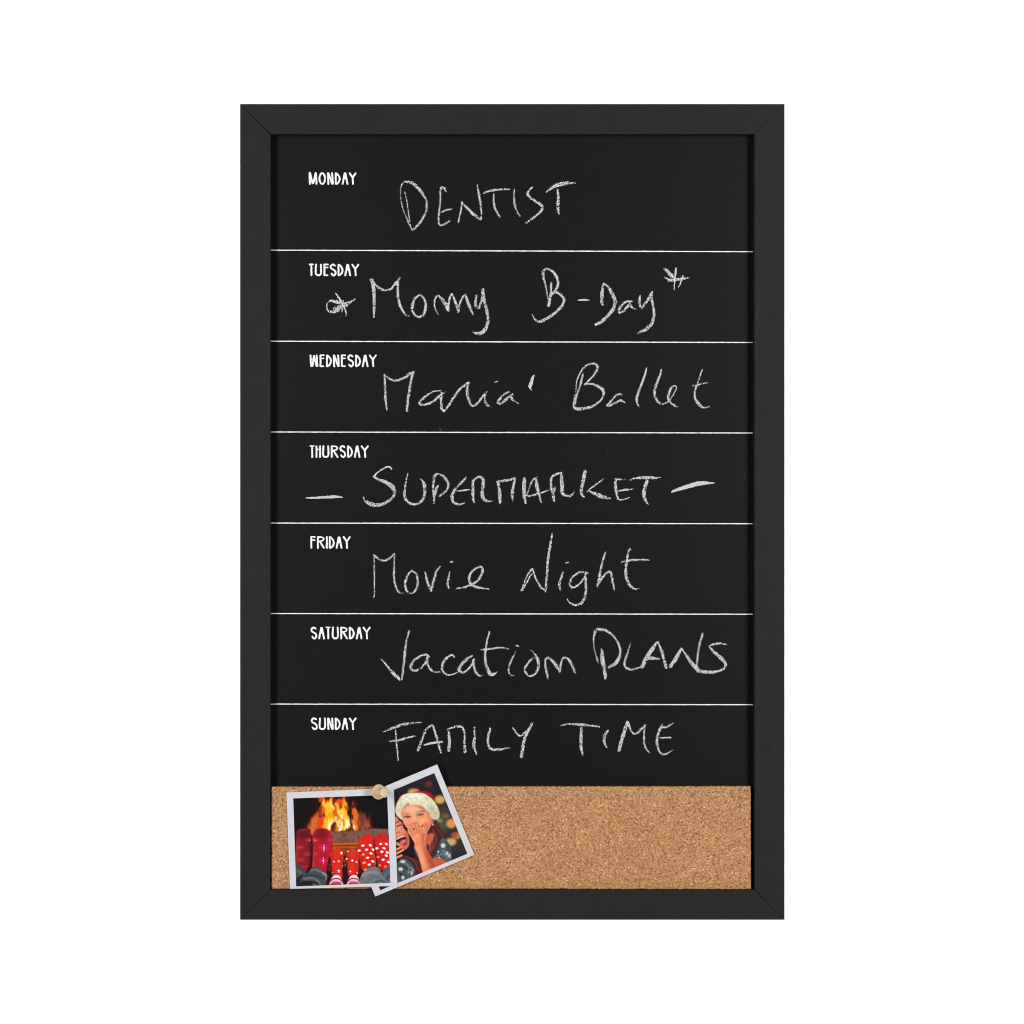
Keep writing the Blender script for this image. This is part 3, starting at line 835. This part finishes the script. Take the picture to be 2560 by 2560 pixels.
    C.shade(m2, [(740,950),(820,1000),(830,1220),(760,1260)], (186,34,70), 10, .45); C.shade(m2, [(450,1200),(475,1180),(480,1500),(450,1520)], (222,96,44), 5, .7)
    C.shade(m2, [(640,1480),(740,1440),(720,1640),(640,1640)], (184,26,62), 8, .6)
    C.grain(m2, .03, 1.0)
    def flake(x, y, r, c, cc, m, a=1.0):
        for q in range(8):
            t = q * math.pi / 4 + .1
            C.line([(x + .4 * r * math.cos(t), y + .3 * r * math.sin(t)), (x + r * math.cos(t), y + .62 * r * math.sin(t))], 9, c, .9, a * .85, m=m)
        C.ell(x, y, r * .15, r * .15, cc, 1.4, a, m=m)
    C.ell(665, 1185, 110, 55, (200, 28, 92), 9, .25, m=m2); C.ell(650, 1425, 110, 52, (194, 28, 84), 9, .25, m=m2)
    flake(665,1186,100,(236,60,150),(255,235,245),m2); flake(652,1425,95,(236,60,140),(255,225,240),m2)
    C.line([(665,1120),(666,1250)], 9, (255,190,225), .8, m=m2); C.line([(655,1360),(656,1490)], 9, (255,170,215), .8, m=m2)
    flake(495,1042,75,(226,60,100),(255,190,205),m2); flake(395,1042,85,(220,60,96),(255,170,190),m); flake(780,1040,40,(226,40,140),(236,80,160),m2)
    flake(222,1178,70,(222,62,70),(250,120,120),m); flake(360,1300,72,(226,60,90),(246,110,130),m); flake(240,1405,62,(214,56,72),(236,90,100),m); flake(505,1295,50,(226,60,90),(226,60,100),m2); flake(310,1530,45,(206,32,86),(226,50,100),m); flake(785,1300,34,(236,40,150),(240,70,170),m2)
    C.line([(438,1060),(442,1300),(425,1500),(360,1620)], 34, (40,16,28), 5, .9)
    # middle pair with stars
    for P, st in (([(785,1330),(825,1225),(920,1194),(990,1208),(1030,1290),(1022,1420),(1000,1560),(1002,1740),(905,1720),(832,1700),(815,1560),(798,1440)],
                   ((990,1282,28),(850,1440,18),(942,1434,22),(942,1615,32),(820,1640,10),(1010,1520,10))),
                  ([(1088,1320),(1108,1232),(1190,1200),(1275,1236),(1326,1340),(1312,1480),(1292,1690),(1200,1690),(1122,1690),(1108,1560),(1096,1450)],
                   ((1110,1250,20),(1086,1388,22),(1192,1420,24),(1270,1448,20),(1156,1622,20),(1318,1308,22),(1284,1650,16)))):
        m = C.poly(P, (212, 54, 38), 1.6)
        cx = np.mean([p[0] for p in P])
        C.shade(m, [(cx-120,1250),(cx-70,1240),(cx-60,1700),(cx-120,1700)], (170,36,34), 8, .6); C.shade(m, [(cx+60,1300),(cx+125,1300),(cx+110,1700),(cx+50,1700)], (186,40,34), 8, .6)
        for x, y, r in st:
            q = [(x + (r if i % 2 == 0 else r * .5) * math.sin(i * math.pi / 5), y - (r if i % 2 == 0 else r * .5) * 1.15 * math.cos(i * math.pi / 5)) for i in range(10)]
            C.blend(blur(C.mask(q, False), .7), (250, 232, 246))
    for x in (895, 1218):
        m = C.poly([(x-112,1885),(x-100,1790),(x-60,1712),(x,1688),(x+60,1706),(x+105,1790),(x+112,1885)], (228, 210, 222), 1.5)
        C.shade(m, [(x-110,1800),(x-60,1720),(x-40,1760),(x-80,1860)], (238,190,205), 6, .6)
        for dy, c, w in ((70, (150, 24, 54), 24), (105, (226, 170, 190), 22), (135, (166, 28, 56), 24), (178, (150, 22, 44), 50)):
            C.line([(x-112,1712+dy+28),(x-50,1690+dy),(x,1685+dy),(x+60,1696+dy),(x+112,1718+dy+34)], w, c, 1.0, .92, m=m)
    # right pair with dots
    m = C.poly([(1290,1230),(1305,1090),(1375,985),(1480,932),(1555,936),(1588,1030),(1606,1250),(1630,1420),(1615,1540),(1500,1600),(1390,1600),(1345,1450)], (210, 44, 32), 1.6)
    C.shade(m, [(1290,1200),(1340,1150),(1400,1550),(1340,1500)], (168,36,34), 8, .7); C.shade(m, [(1500,1560),(1640,1380),(1600,1600),(1400,1620)], (140,28,32), 8, .6); C.line([(1595,1290),(1625,1400),(1612,1500)], 16, (240,140,40), 3, .8, m=m)
    for x, y, a in ((1390,1143,1),(1528,1137,1),(1318,1236,.9),(1458,1220,1),(1582,1220,1),(1395,1308,.7),(1540,1288,1),(1478,1368,1),(1575,1435,1),(1412,1462,.7),(1507,1495,1),(1440,1590,.6)):
        C.ell(x, y, 31, 20, (252, 240, 232) if a > .8 else (240,150,110), .9, 1, rot=(-.3 if x < 1520 else .5), m=m)
    m = C.poly([(1604,1060),(1640,965),(1720,915),(1800,928),(1858,1000),(1880,1200),(1895,1510),(1790,1580),(1705,1590),(1655,1440),(1625,1250)], (206, 40, 34), 1.6)
    C.shade(m, [(1610,1250),(1680,1300),(1760,1580),(1660,1560)], (140,26,32), 9, .7); C.ell(1715, 970, 34, 14, (150,30,30), 4, .6, m=m)
    for x, y, a in ((1720,1113,1),(1825,1115,1),(1648,1193,.9),(1782,1190,1),(1742,1258,1),(1842,1270,1),(1825,1328,1),(1672,1355,.6),(1765,1405,1),(1865,1447,1),(1700,1510,.5),(1810,1535,.6)):
        C.ell(x, y, 30, 21, (252, 242, 236) if a > .8 else (228,120,96), .9, 1, rot=(.5 if x > 1770 else -.3), m=m)
    C.line([(1600,1060),(1610,1250),(1640,1440)], 12, (90, 20, 24), 3, .8)
    # jeans
    def jeans(P, c, folds):
        m = C.poly(P, c, 1.6)
        for f, w, cc, a in folds:
            C.line(f, w, cc, 3.2, a, m=m)
        C.grain(m, .03, 1.2)
    jeans([(140,1520),(215,1510),(290,1570),(340,1620),(300,1740),(200,1830),(140,1910)], (72,79,82),
          [([(150,1540),(250,1560),(320,1640)],16,(44,50,58),.8), ([(160,1600),(230,1650),(260,1740)],34,(122,132,136),.5), ([(170,1780),(260,1700)],50,(30,32,38),.9), ([(140,1850),(230,1800)],60,(26,26,30),.9)])
    jeans([(150,1915),(210,1820),(300,1720),(390,1620),(470,1546),(560,1556),(650,1612),(718,1672),(716,1770),(660,1900),(400,1920)], (74,80,83),
          [([(320,1720),(450,1700),(600,1730),(700,1790)],26,(46,52,60),.85), ([(420,1600),(520,1590),(640,1650),(700,1700)],30,(140,152,156),.6), ([(300,1760),(420,1740),(540,1790),(600,1880)],34,(130,144,150),.6),
           ([(400,1820),(500,1830),(590,1900)],36,(26,28,32),.9), ([(170,1900),(300,1840),(420,1860)],80,(32,32,36),.9), ([(480,1860),(560,1900)],40,(92,102,108),.7), ([(640,1650),(720,1690),(700,1780)],18,(206,210,205),.6)])
    jeans([(1352,1720),(1400,1630),(1500,1562),(1612,1536),(1690,1566),(1745,1670),(1850,1850),(1380,1900),(1330,1800)], (112,119,122),
          [([(1380,1700),(1500,1640),(1650,1640)],36,(150,160,165),.6), ([(1480,1820),(1560,1720),(1700,1740)],34,(84,94,104),.7), ([(1600,1840),(1720,1790),(1800,1830)],40,(70,78,88),.8), ([(1650,1570),(1740,1680),(1840,1840)],22,(96,106,116),.7), ([(1350,1740),(1420,1820),(1500,1860)],40,(92,102,112),.7)])
    jeans([(1745,1640),(1800,1572),(1900,1505),(1915,1860),(1860,1850),(1800,1740)], (92,102,112), [([(1760,1640),(1850,1580),(1910,1540)],26,(60,68,78),.7), ([(1830,1760),(1880,1700),(1910,1680)],40,(58,64,72),.8)])
    C.a = blur(C.a, .45)
    C.grain(np.ones((C.n, C.n)), .010, 1.0)
    C.a = np.clip(C.a + .35 * (C.a - blur(C.a, 2.0)) + .12 * (C.a - blur(C.a, 9)), 0, 255)
    return C

def girls_picture():
    k = 1932 / 340
    C = Canvas(860, 1910, 340, k, bgc=(46, 41, 49))
    D = 568.3                                               # traced x is measured from photograph pixel 960
    def T(P):
        return [(p[0] + D,) + tuple(p[1:]) for p in P]
    poly = lambda P, c, b=.8, a=1., smooth=True: C.poly(T(P), c, b, a, smooth)
    ell = lambda x, y, rx, ry, c, b=.8, a=1., rot=0, m=None: C.ell(x + D, y, rx, ry, c, b, a, rot, m)
    line = lambda P, w, c, b=.8, a=1., m=None: C.line(T(P), w, c, b, a, m)
    shade = lambda m, P, c, b=6, a=1.: C.shade(m, T(P), c, b, a)
    poly([(700,560),(900,520),(1050,900),(1190,1280),(900,1200),(780,900)], (62, 60, 52), 16, .8)
    poly([(760,700),(860,700),(900,860),(860,960),(770,900)], (84, 96, 66), 10, .7)
    for x, y, rx, ry, c in ((420,395,85,48,(214,158,98)),(790,505,75,60,(212,166,96)),(630,285,54,46,(112,52,42)),(955,845,72,68,(226,148,78)),(1030,1020,60,48,(204,120,56)),(945,1105,82,56,(206,166,104)),(785,800,38,24,(160,158,84)),(880,735,50,34,(130,92,70)),(850,640,50,30,(72,62,62)),(1000,1010,50,40,(170,80,50))):
        ell(x, y, rx, ry, c, 5, .92)
    # hair of both, dark gap between faces
    mh = poly([(670,760),(745,840),(800,930),(860,1010),(880,1080),(800,1130),(740,1220),(690,1360),(620,1300),(590,1180),(580,1050),(640,930)], (84, 44, 46), 2)
    for P, c in (([(700,850),(780,960),(840,1050)],(122,66,58)),([(690,930),(740,1060),(700,1200)],(132,72,58)),([(660,1000),(690,1120),(660,1260)],(150,84,62)),([(720,900),(790,1020),(790,1080)],(58,30,36)),([(640,1040),(650,1150),(640,1240)],(196,104,74))):
        line(P, 18, c, 2.4, .75, m=mh)
    poly([(300,1180),(350,1090),(360,990),(430,1130),(480,1290),(520,1440),(440,1420),(290,1300),(250,1290)], (44, 26, 36), 2.5)
    poly([(420,1180),(460,1180),(500,1320),(470,1330),(440,1260)], (72, 94, 110), 2, .9)
    # dress of the front girl
    md = poly([(700,1345),(755,1240),(790,1110),(835,1050),(900,1092),(950,1200),(962,1345),(905,1392),(820,1350),(760,1322)], (84, 96, 102), 2)
    for P, w, c in (([(800,1130),(780,1230),(800,1320)],26,(58,68,76)),([(880,1110),(900,1210),(890,1320)],24,(60,70,76)),([(760,1300),(850,1280),(940,1330)],22,(120,134,140)),([(830,1230),(870,1260),(900,1340)],18,(130,142,146)),([(920,1160),(940,1260),(930,1340)],24,(54,62,68))):
        line(P, w, c, 2.4, .75, m=md)
    for x, y, rx, ry in ((838,1157,33,33),(895,1265,16,26),(928,1300,14,34),(782,1340,18,24),(770,1245,12,18)):
        ell(x, y, rx, ry, (200, 204, 186), 1.5, .9, m=None)
    poly([(690,1348),(760,1328),(900,1392),(860,1440),(740,1470)], (186, 92, 72), 2)
    ml = poly([(170,1420),(255,1335),(365,1375),(440,1450),(470,1600),(170,1700),(20,1760),(20,1500)], (76, 86, 94), 2)
    for P, w, c in (([(220,1440),(320,1480),(420,1560)],26,(52,60,68)),([(300,1400),(350,1460),(340,1560)],22,(118,130,134)),([(380,1470),(420,1520),(380,1580)],18,(140,150,150)),([(220,1560),(300,1600)],30,(48,54,62)),([(340,1540),(420,1500)],14,(150,160,158))):
        line(P, w, c, 2.2, .8, m=ml)
    for x, y, rx, ry in ((266,1385,38,22),(236,1492,34,28),(268,1610,22,30),(390,1545,12,26)):
        ell(x, y, rx, ry, (196, 200, 176), 1.5, .9, m=ml)
    mm = poly([(270,1290),(400,1330),(480,1320),(530,1450),(545,1560),(460,1600),(430,1480),(370,1390)], (74, 40, 46), 3)
    line([(300,1310),(420,1370),(480,1500)], 16, (134,72,62), 2.2, .8, m=mm); line([(440,1350),(500,1450),(520,1560)], 14, (110,58,56), 2.2, .7, m=mm)
    # second girl, laughing, partly hidden
    m = poly([(60,740),(165,745),(205,790),(255,835),(275,905),(325,965),(352,1045),(356,1140),(322,1200),(270,1212),(180,1150),(60,1150)], (218, 132, 98), 1.8)
    shade(m, [(300,950),(360,1000),(360,1180),(300,1215)], (176,88,70), 7, .8); shade(m, [(170,900),(230,930),(240,1000),(180,990)], (232,150,118), 7, .7); shade(m, [(200,790),(260,830),(280,920),(235,860)], (178,92,74), 6, .7)
    line([(172,838),(205,808),(238,806)], 13, (98,50,46), 1.4, .9, m=m); line([(185,892),(215,872),(248,866)], 17, (66,52,62), 1.2, .95, m=m); line([(180,905),(215,892),(250,882)], 6, (236,220,214), .8, .7, m=m)
    line([(172,975),(200,965),(228,968)], 12, (146,68,58), 2, .8, m=m)
    m = poly([(160,1078),(225,1030),(282,1012),(306,1040),(325,1095),(305,1145),(250,1135),(190,1112)], (84, 22, 32), 1.4)
    line([(170,1068),(230,1037),(284,1021)], 19, (236,218,198), 1.2, 1, m=m); line([(190,1112),(240,1128),(290,1126)], 9, (196,160,150), 1.5, .6, m=m)
    ell(272, 1098, 52, 34, (214, 108, 112), 3, 1, rot=-.35, m=m); line([(210,1100),(260,1075),(300,1060)], 10, (70,18,28), 1.2, .9, m=m)
    line([(250,1150),(300,1160),(332,1110)], 12, (190,84,80), 2, .9)
    for P in ([(150,1225),(215,1195),(262,1172)], [(150,1285),(215,1250),(272,1218)], [(150,1345),(205,1318),(248,1298)]):
        line(P, 36, (74,36,38), 2, .9); line(P, 29, (222,130,92), 1.2, 1); line([(p[0], p[1]-7) for p in P], 8, (240,166,128), 1.5, .7)
    # front girl: face
    m = poly([(246,735),(252,650),(290,585),(420,566),(540,600),(610,655),(655,720),(684,800),(655,890),(612,960),(545,1010),(440,980),(345,925),(280,840)], (233, 152, 116), 1.8)
    shade(m, [(600,640),(700,740),(700,900),(620,980),(640,840)], (196,106,80), 12, .75); shade(m, [(300,590),(420,580),(500,610),(440,680),(330,680)], (246,180,146), 10, .8)
    shade(m, [(255,620),(290,590),(540,600),(590,650),(420,596),(300,612)], (160,74,58), 5, .7); ell(330,860,50,36,(226,112,92),7,.7,m=m); ell(590,850,50,40,(214,104,80),8,.7,m=m); ell(560,800,50,30,(240,160,124),8,.6,m=m)
    line([(258,722),(295,706),(350,704)], 16, (150,84,66), 3.5, .75, m=m); line([(455,694),(505,670),(570,668)], 20, (128,70,56), 3.5, .8, m=m)
    line([(286,754),(328,744),(370,750)], 22, (110,76,72), 2, .85, m=m); line([(472,728),(512,716),(556,716)], 22, (110,76,72), 2, .85, m=m); line([(286,748),(326,734),(370,744)], 8, (74,42,42), 1.4, .9, m=m); line([(470,722),(510,704),(558,708)], 8, (74,42,42), 1.4, .9, m=m)
    ell(330,752,16,12,(30,34,52),1,.95,m=m); ell(514,722,16,12,(30,34,52),1,.95,m=m); ell(305,757,9,6,(206,190,196),.9,.8,m=m); ell(492,731,10,6,(212,196,200),.9,.8,m=m); ell(536,724,8,5,(206,190,194),.9,.7,m=m); ell(324,746,4,4,(250,250,250),.6,1,m=m); ell(508,716,4,4,(250,250,250),.6,1,m=m)
    line([(300,776),(335,778),(370,768)], 8, (186,96,78), 1.4, .7, m=m); line([(480,752),(520,748),(560,738)], 8, (186,96,78), 1.4, .7, m=m)
    poly([(605,1010),(700,985),(700,1060),(650,1145),(605,1125)], (192, 98, 72), 3)
    ell(330,820,50,34,(244,160,130),9,.8,m=m); ell(560,800,62,42,(248,174,138),10,.8,m=m); ell(420,650,110,40,(248,184,150),14,.7,m=m); ell(425,770,20,34,(248,180,148),6,.7,m=m); line([(585,830),(612,880),(600,930)], 14, (176,84,64), 4, .7, m=m); line([(300,800),(345,812),(385,800)], 9, (190,100,82), 3, .5, m=m); line([(478,772),(525,770),(565,752)], 9, (190,100,82), 3, .5, m=m)
    ell(420,815,30,24,(236,156,124),4,.8,m=m); line([(395,838),(425,848),(462,832)], 9, (160,74,62), 1.4, .8, m=m)
    line([(470,900),(525,890),(560,868)], 14, (150,54,56), 1.6, .9, m=m); line([(560,868),(580,880),(575,910)], 8, (176,90,72), 1.8, .7, m=m)
    ell(686, 812, 19, 40, (206,116,88), 1.6); ell(688,812,8,22,(150,70,58),2,.8); ell(690, 860, 10, 12, (226,220,214), 1, .9)
    # hat
    poly([(205,490),(240,440),(270,430),(255,480)], (150, 38, 40), 3)
    m = poly([(395,412),(490,384),(600,388),(690,440),(712,505),(640,480),(540,430)], (160, 28, 38), 2)
    line([(440,404),(540,398),(640,430)], 14, (204,46,54), 3, .7, m=m)
    m = poly([(160,645),(186,545),(246,455),(335,416),(450,408),(560,418),(650,468),(715,535),(762,615),(788,700),(772,772),(722,790),(662,752),(640,694),(590,642),(520,592),(420,572),(385,580),(340,562),(292,590),(252,650),(246,735),(262,790),(225,772),(176,722)], (214, 208, 178), 2.2)
    shade(m, [(640,560),(760,640),(790,760),(700,790),(640,690)], (178,168,146), 9, .7); shade(m, [(160,640),(250,600),(250,780),(170,720)], (222,190,156), 9, .7); shade(m, [(300,440),(500,430),(560,480),(420,520),(280,500)], (230,226,200), 12, .8)
    for i in range(34):
        t = RNG.uniform(0, 1); q = crom([(185,660),(230,540),(320,480),(450,480),(570,510),(660,590),(725,690),(740,760)], 12); p = q[int(t * (len(q) - 1))] + RNG.normal(0, 22, 2)
        an = RNG.uniform(0, 3.14)
        line([(p[0]-16*math.cos(an), p[1]-16*math.sin(an)), (p[0]+16*math.cos(an), p[1]+16*math.sin(an))], 8, (186,180,150) if i % 2 else (234,230,210), 2.4, .45, m=m)
    C.grain(m, .03, 4.5); C.grain(m, .02, 2.2)
    # hand over the mouth and forearm
    m = poly([(432,1150),(585,1085),(605,1200),(662,1310),(748,1470),(575,1560),(522,1430),(478,1280)], (224, 128, 92), 1.8)
    shade(m, [(560,1090),(620,1200),(760,1470),(680,1510),(590,1300)], (160,70,54), 11, .9); shade(m, [(450,1180),(510,1160),(590,1440),(550,1480)], (246,166,126), 9, .8)
    C_M = poly([(336,975),(345,945),(400,935),(500,930),(556,985),(590,1030),(592,1100),(545,1132),(452,1152),(418,1100),(372,1020)], (228, 138, 102), 1.6)
    shade(C_M, [(540,960),(600,1020),(600,1120),(540,1140)], (176,86,66), 8, .7); shade(C_M, [(400,990),(480,980),(500,1060),(430,1090)], (244,164,128), 9, .7)
    fing = ([(392,1010),(362,965),(348,928)], [(420,985),(392,925),(374,872)], [(452,975),(434,910),(416,850)], [(492,970),(480,910),(464,852)], [(535,985),(525,940),(510,900)])
    for P in fing:
        line([(p[0] + 5, p[1] - 2) for p in P], 38, (150,74,60), 2.4, .5)
        line(P, 30, (224,134,100), 1.8, .9)
        line([(p[0]-6, p[1]) for p in P], 9, (240,166,130), 2.2, .6)
        e = P[-1]
        ell(e[0], e[1]+2, 8, 10, (236,160,138), 1.6, .6)
    line([(575,1075),(592,1010),(604,940)], 40, (150,72,58), 2.2, .6); line([(575,1075),(592,1010),(604,945)], 31, (222,132,98), 1.8, .95)
    ell(424, 922, 9, 14, (70,40,44), 1.2, .9)
    line([(440,1010),(470,1060),(480,1110)], 12, (200,106,80), 3, .6); line([(520,1010),(540,1060)], 12, (204,108,82), 3, .6)
    C.a = blur(C.a, .45)
    C.grain(np.ones((C.n, C.n)), .010, 1.0)
    C.a = np.clip(C.a + .35 * (C.a - blur(C.a, 2.0)) + .12 * (C.a - blur(C.a, 9)), 0, 255)
    return C

def bil(c, u, v):
    """c: TL, TR, BR, BL"""
    c = np.asarray(c, float)
    u, v = np.asarray(u)[..., None], np.asarray(v)[..., None]
    return (c[0] * (1 - u) + c[1] * u) * (1 - v) + (c[3] * (1 - u) + c[2] * u) * v

def make_print(corners, depth, curl, pic, canvas, label):
    """corners and pic: photograph pixels TL, TR, BR, BL; depth: metres at those corners"""
    root = None
    nu, nv, th = 28, 28, .28 * MM
    def pos(p, uv, lift=0.0):
        u, v = uv
        d = bil(np.array(depth)[:, None], u, v)[..., 0] - curl * np.sin(np.pi * u) * np.sin(np.pi * v) - lift
        return [W(a, b, q) for (a, b), q in zip(p, d)]
    uu, vv = np.meshgrid(np.linspace(0, 1, nu + 1), np.linspace(0, 1, nv + 1))
    uu, vv = uu.ravel(), vv.ravel()
    P = bil(corners, uu, vv)
    top = pos(P, (uu, vv))
    bot = [Vector((p.x, p.y + th, p.z)) for p in top]
    n = len(top)
    fc = []
    w = nu + 1
    for r in range(nv):
        for c in range(nu):
            a = r * w + c
            fc.append((a, a + w, a + w + 1, a + 1))
            fc.append((n + a, n + a + 1, n + a + w + 1, n + a + w))
    rim = [c for c in range(nu)] + [r * w + nu for r in range(nv)] + [nv * w + c for c in range(nu, 0, -1)] + [r * w for r in range(nv, 0, -1)]
    for i, a in enumerate(rim):
        b = rim[(i + 1) % len(rim)]
        fc.append((a, b, n + b, n + a))
    me = mesh('photo_print', top + bot, fc, True)
    me.polygons.foreach_set('use_smooth', [False] * len(me.polygons))
    bm = bmesh.new(); bm.from_mesh(me); bmesh.ops.recalc_face_normals(bm, faces=bm.faces); bm.to_mesh(me); bm.free()
    root = link('photo_print', me, PAPER)
    tag(root, label, 'photo print')
    # picture: a fine grid of printed colours just above the paper
    N = 190
    uu, vv = np.meshgrid(np.linspace(0, 1, N + 1), np.linspace(0, 1, N + 1))
    uu, vv = uu.ravel(), vv.ravel()
    P = bil(pic, uu, vv)
    # parameters of the picture's points on the sheet (the sheet is close to a parallelogram)
    c = np.array(corners, float)
    e1, e2 = ((c[1] - c[0]) + (c[2] - c[3])) / 2, ((c[3] - c[0]) + (c[2] - c[1])) / 2
    o0 = c.mean(0) - e1 / 2 - e2 / 2
    inv = np.linalg.inv(np.array([e1, e2]).T)
    uv = (P - o0) @ inv.T
    pts = pos(P, (uv[:, 0], uv[:, 1]), .05 * MM)
    w = N + 1
    fc = [(r * w + q, (r + 1) * w + q, (r + 1) * w + q + 1, r * w + q + 1) for r in range(N) for q in range(N)]
    me = mesh('picture', pts, fc)
    q = canvas.sample(P[:, 0], P[:, 1]) / 255
    q = q + .22 * (q * q * (3 - 2 * q) - q)              # the prints' contrast curve
    col = lin(q * 255) * 1.04
    at = me.color_attributes.new('print', 'FLOAT_COLOR', 'POINT')
    at.data.foreach_set('color', np.hstack([np.clip(col, 0, .95), np.ones((len(col), 1))]).ravel())
    link('picture', me, PRINT, root)
    return root

def cr(X, Y, ox=690, oy=1890, k=1932 / 520):
    return (ox + X / k, oy + Y / k)

k1 = 1932 / 260
make_print([cr(576, 465), cr(1497, 78), cr(1843, 918), cr(922, 1305)], [1.5 * MM, 1.1 * MM, .9 * MM, -.45 * MM], .0,
           [cr(661, 498), cr(1470, 158), cr(1777, 908), cr(968, 1248)], girls_picture(),
           'tilted white bordered print of a girl in a Santa hat covering her mouth')
make_print([cr(97, 340), cr(1094, 296), cr(1128, 1206), cr(130, 1235)], [1.7 * MM, .75 * MM, -.85 * MM, 1.3 * MM], .25 * MM,
           [(720 + 97 / k1, 1960 + 268 / k1), (720 + 1843 / k1, 1960 + 203 / k1), (720 + 1903 / k1, 1960 + 1836 / k1), (720 + 152 / k1, 1960 + 1903 / k1)],
           fire_picture(), 'nearly upright white bordered print of red socked feet before a fireplace')

# ------------------------------------------------------------------ wooden push pin
def lathe(prof, seg=40):
    vts, fcs = [], []
    for r, h in prof:
        for i in range(seg):
            a = 2 * math.pi * i / seg
            vts.append((r * math.cos(a), r * math.sin(a), h))
    for k in range(len(prof) - 1):
        for i in range(seg):
            j = (i + 1) % seg
            fcs.append((k * seg + i, k * seg + j, (k + 1) * seg + j, (k + 1) * seg + i))
    fcs.append(tuple(reversed(range(seg))))
    fcs.append(tuple((len(prof) - 1) * seg + i for i in range(seg)))
    return vts, fcs

px = S * 1.0
prof = [(17.6, 0), (18.6, .6), (19.0, 1.8), (18.6, 3.2), (17.2, 4.2), (14.0, 5.0), (10.4, 6.6), (8.4, 9.5), (7.6, 14), (7.7, 19), (8.8, 23.5), (10.6, 26.5), (12.0, 28.6),
        (12.5, 30.4), (12.3, 32.2), (11.4, 33.4), (9.0, 34.0), (4.0, 34.2)]
vts, fcs = lathe([(r * px, h * px) for r, h in prof])
pin = link('push_pin', mesh('push_pin', vts, fcs, True), WOOD)
tag(pin, 'pale turned wooden push pin holding both photo prints on the cork strip', 'push pin')
vts, fcs = lathe([(1.7 * px, 0.5 * px), (1.7 * px, -14 * px), (.3 * px, -24 * px)], 16)
link('needle', mesh('needle', vts, fcs, True), STEEL, pin)
axis = Vector((.50, -.866, .03)).normalized()
base = W(945.6, 1979.6, -2.55 * MM)
pin.location = base
pin.rotation_euler = axis.to_track_quat('Z', 'Y').to_euler()
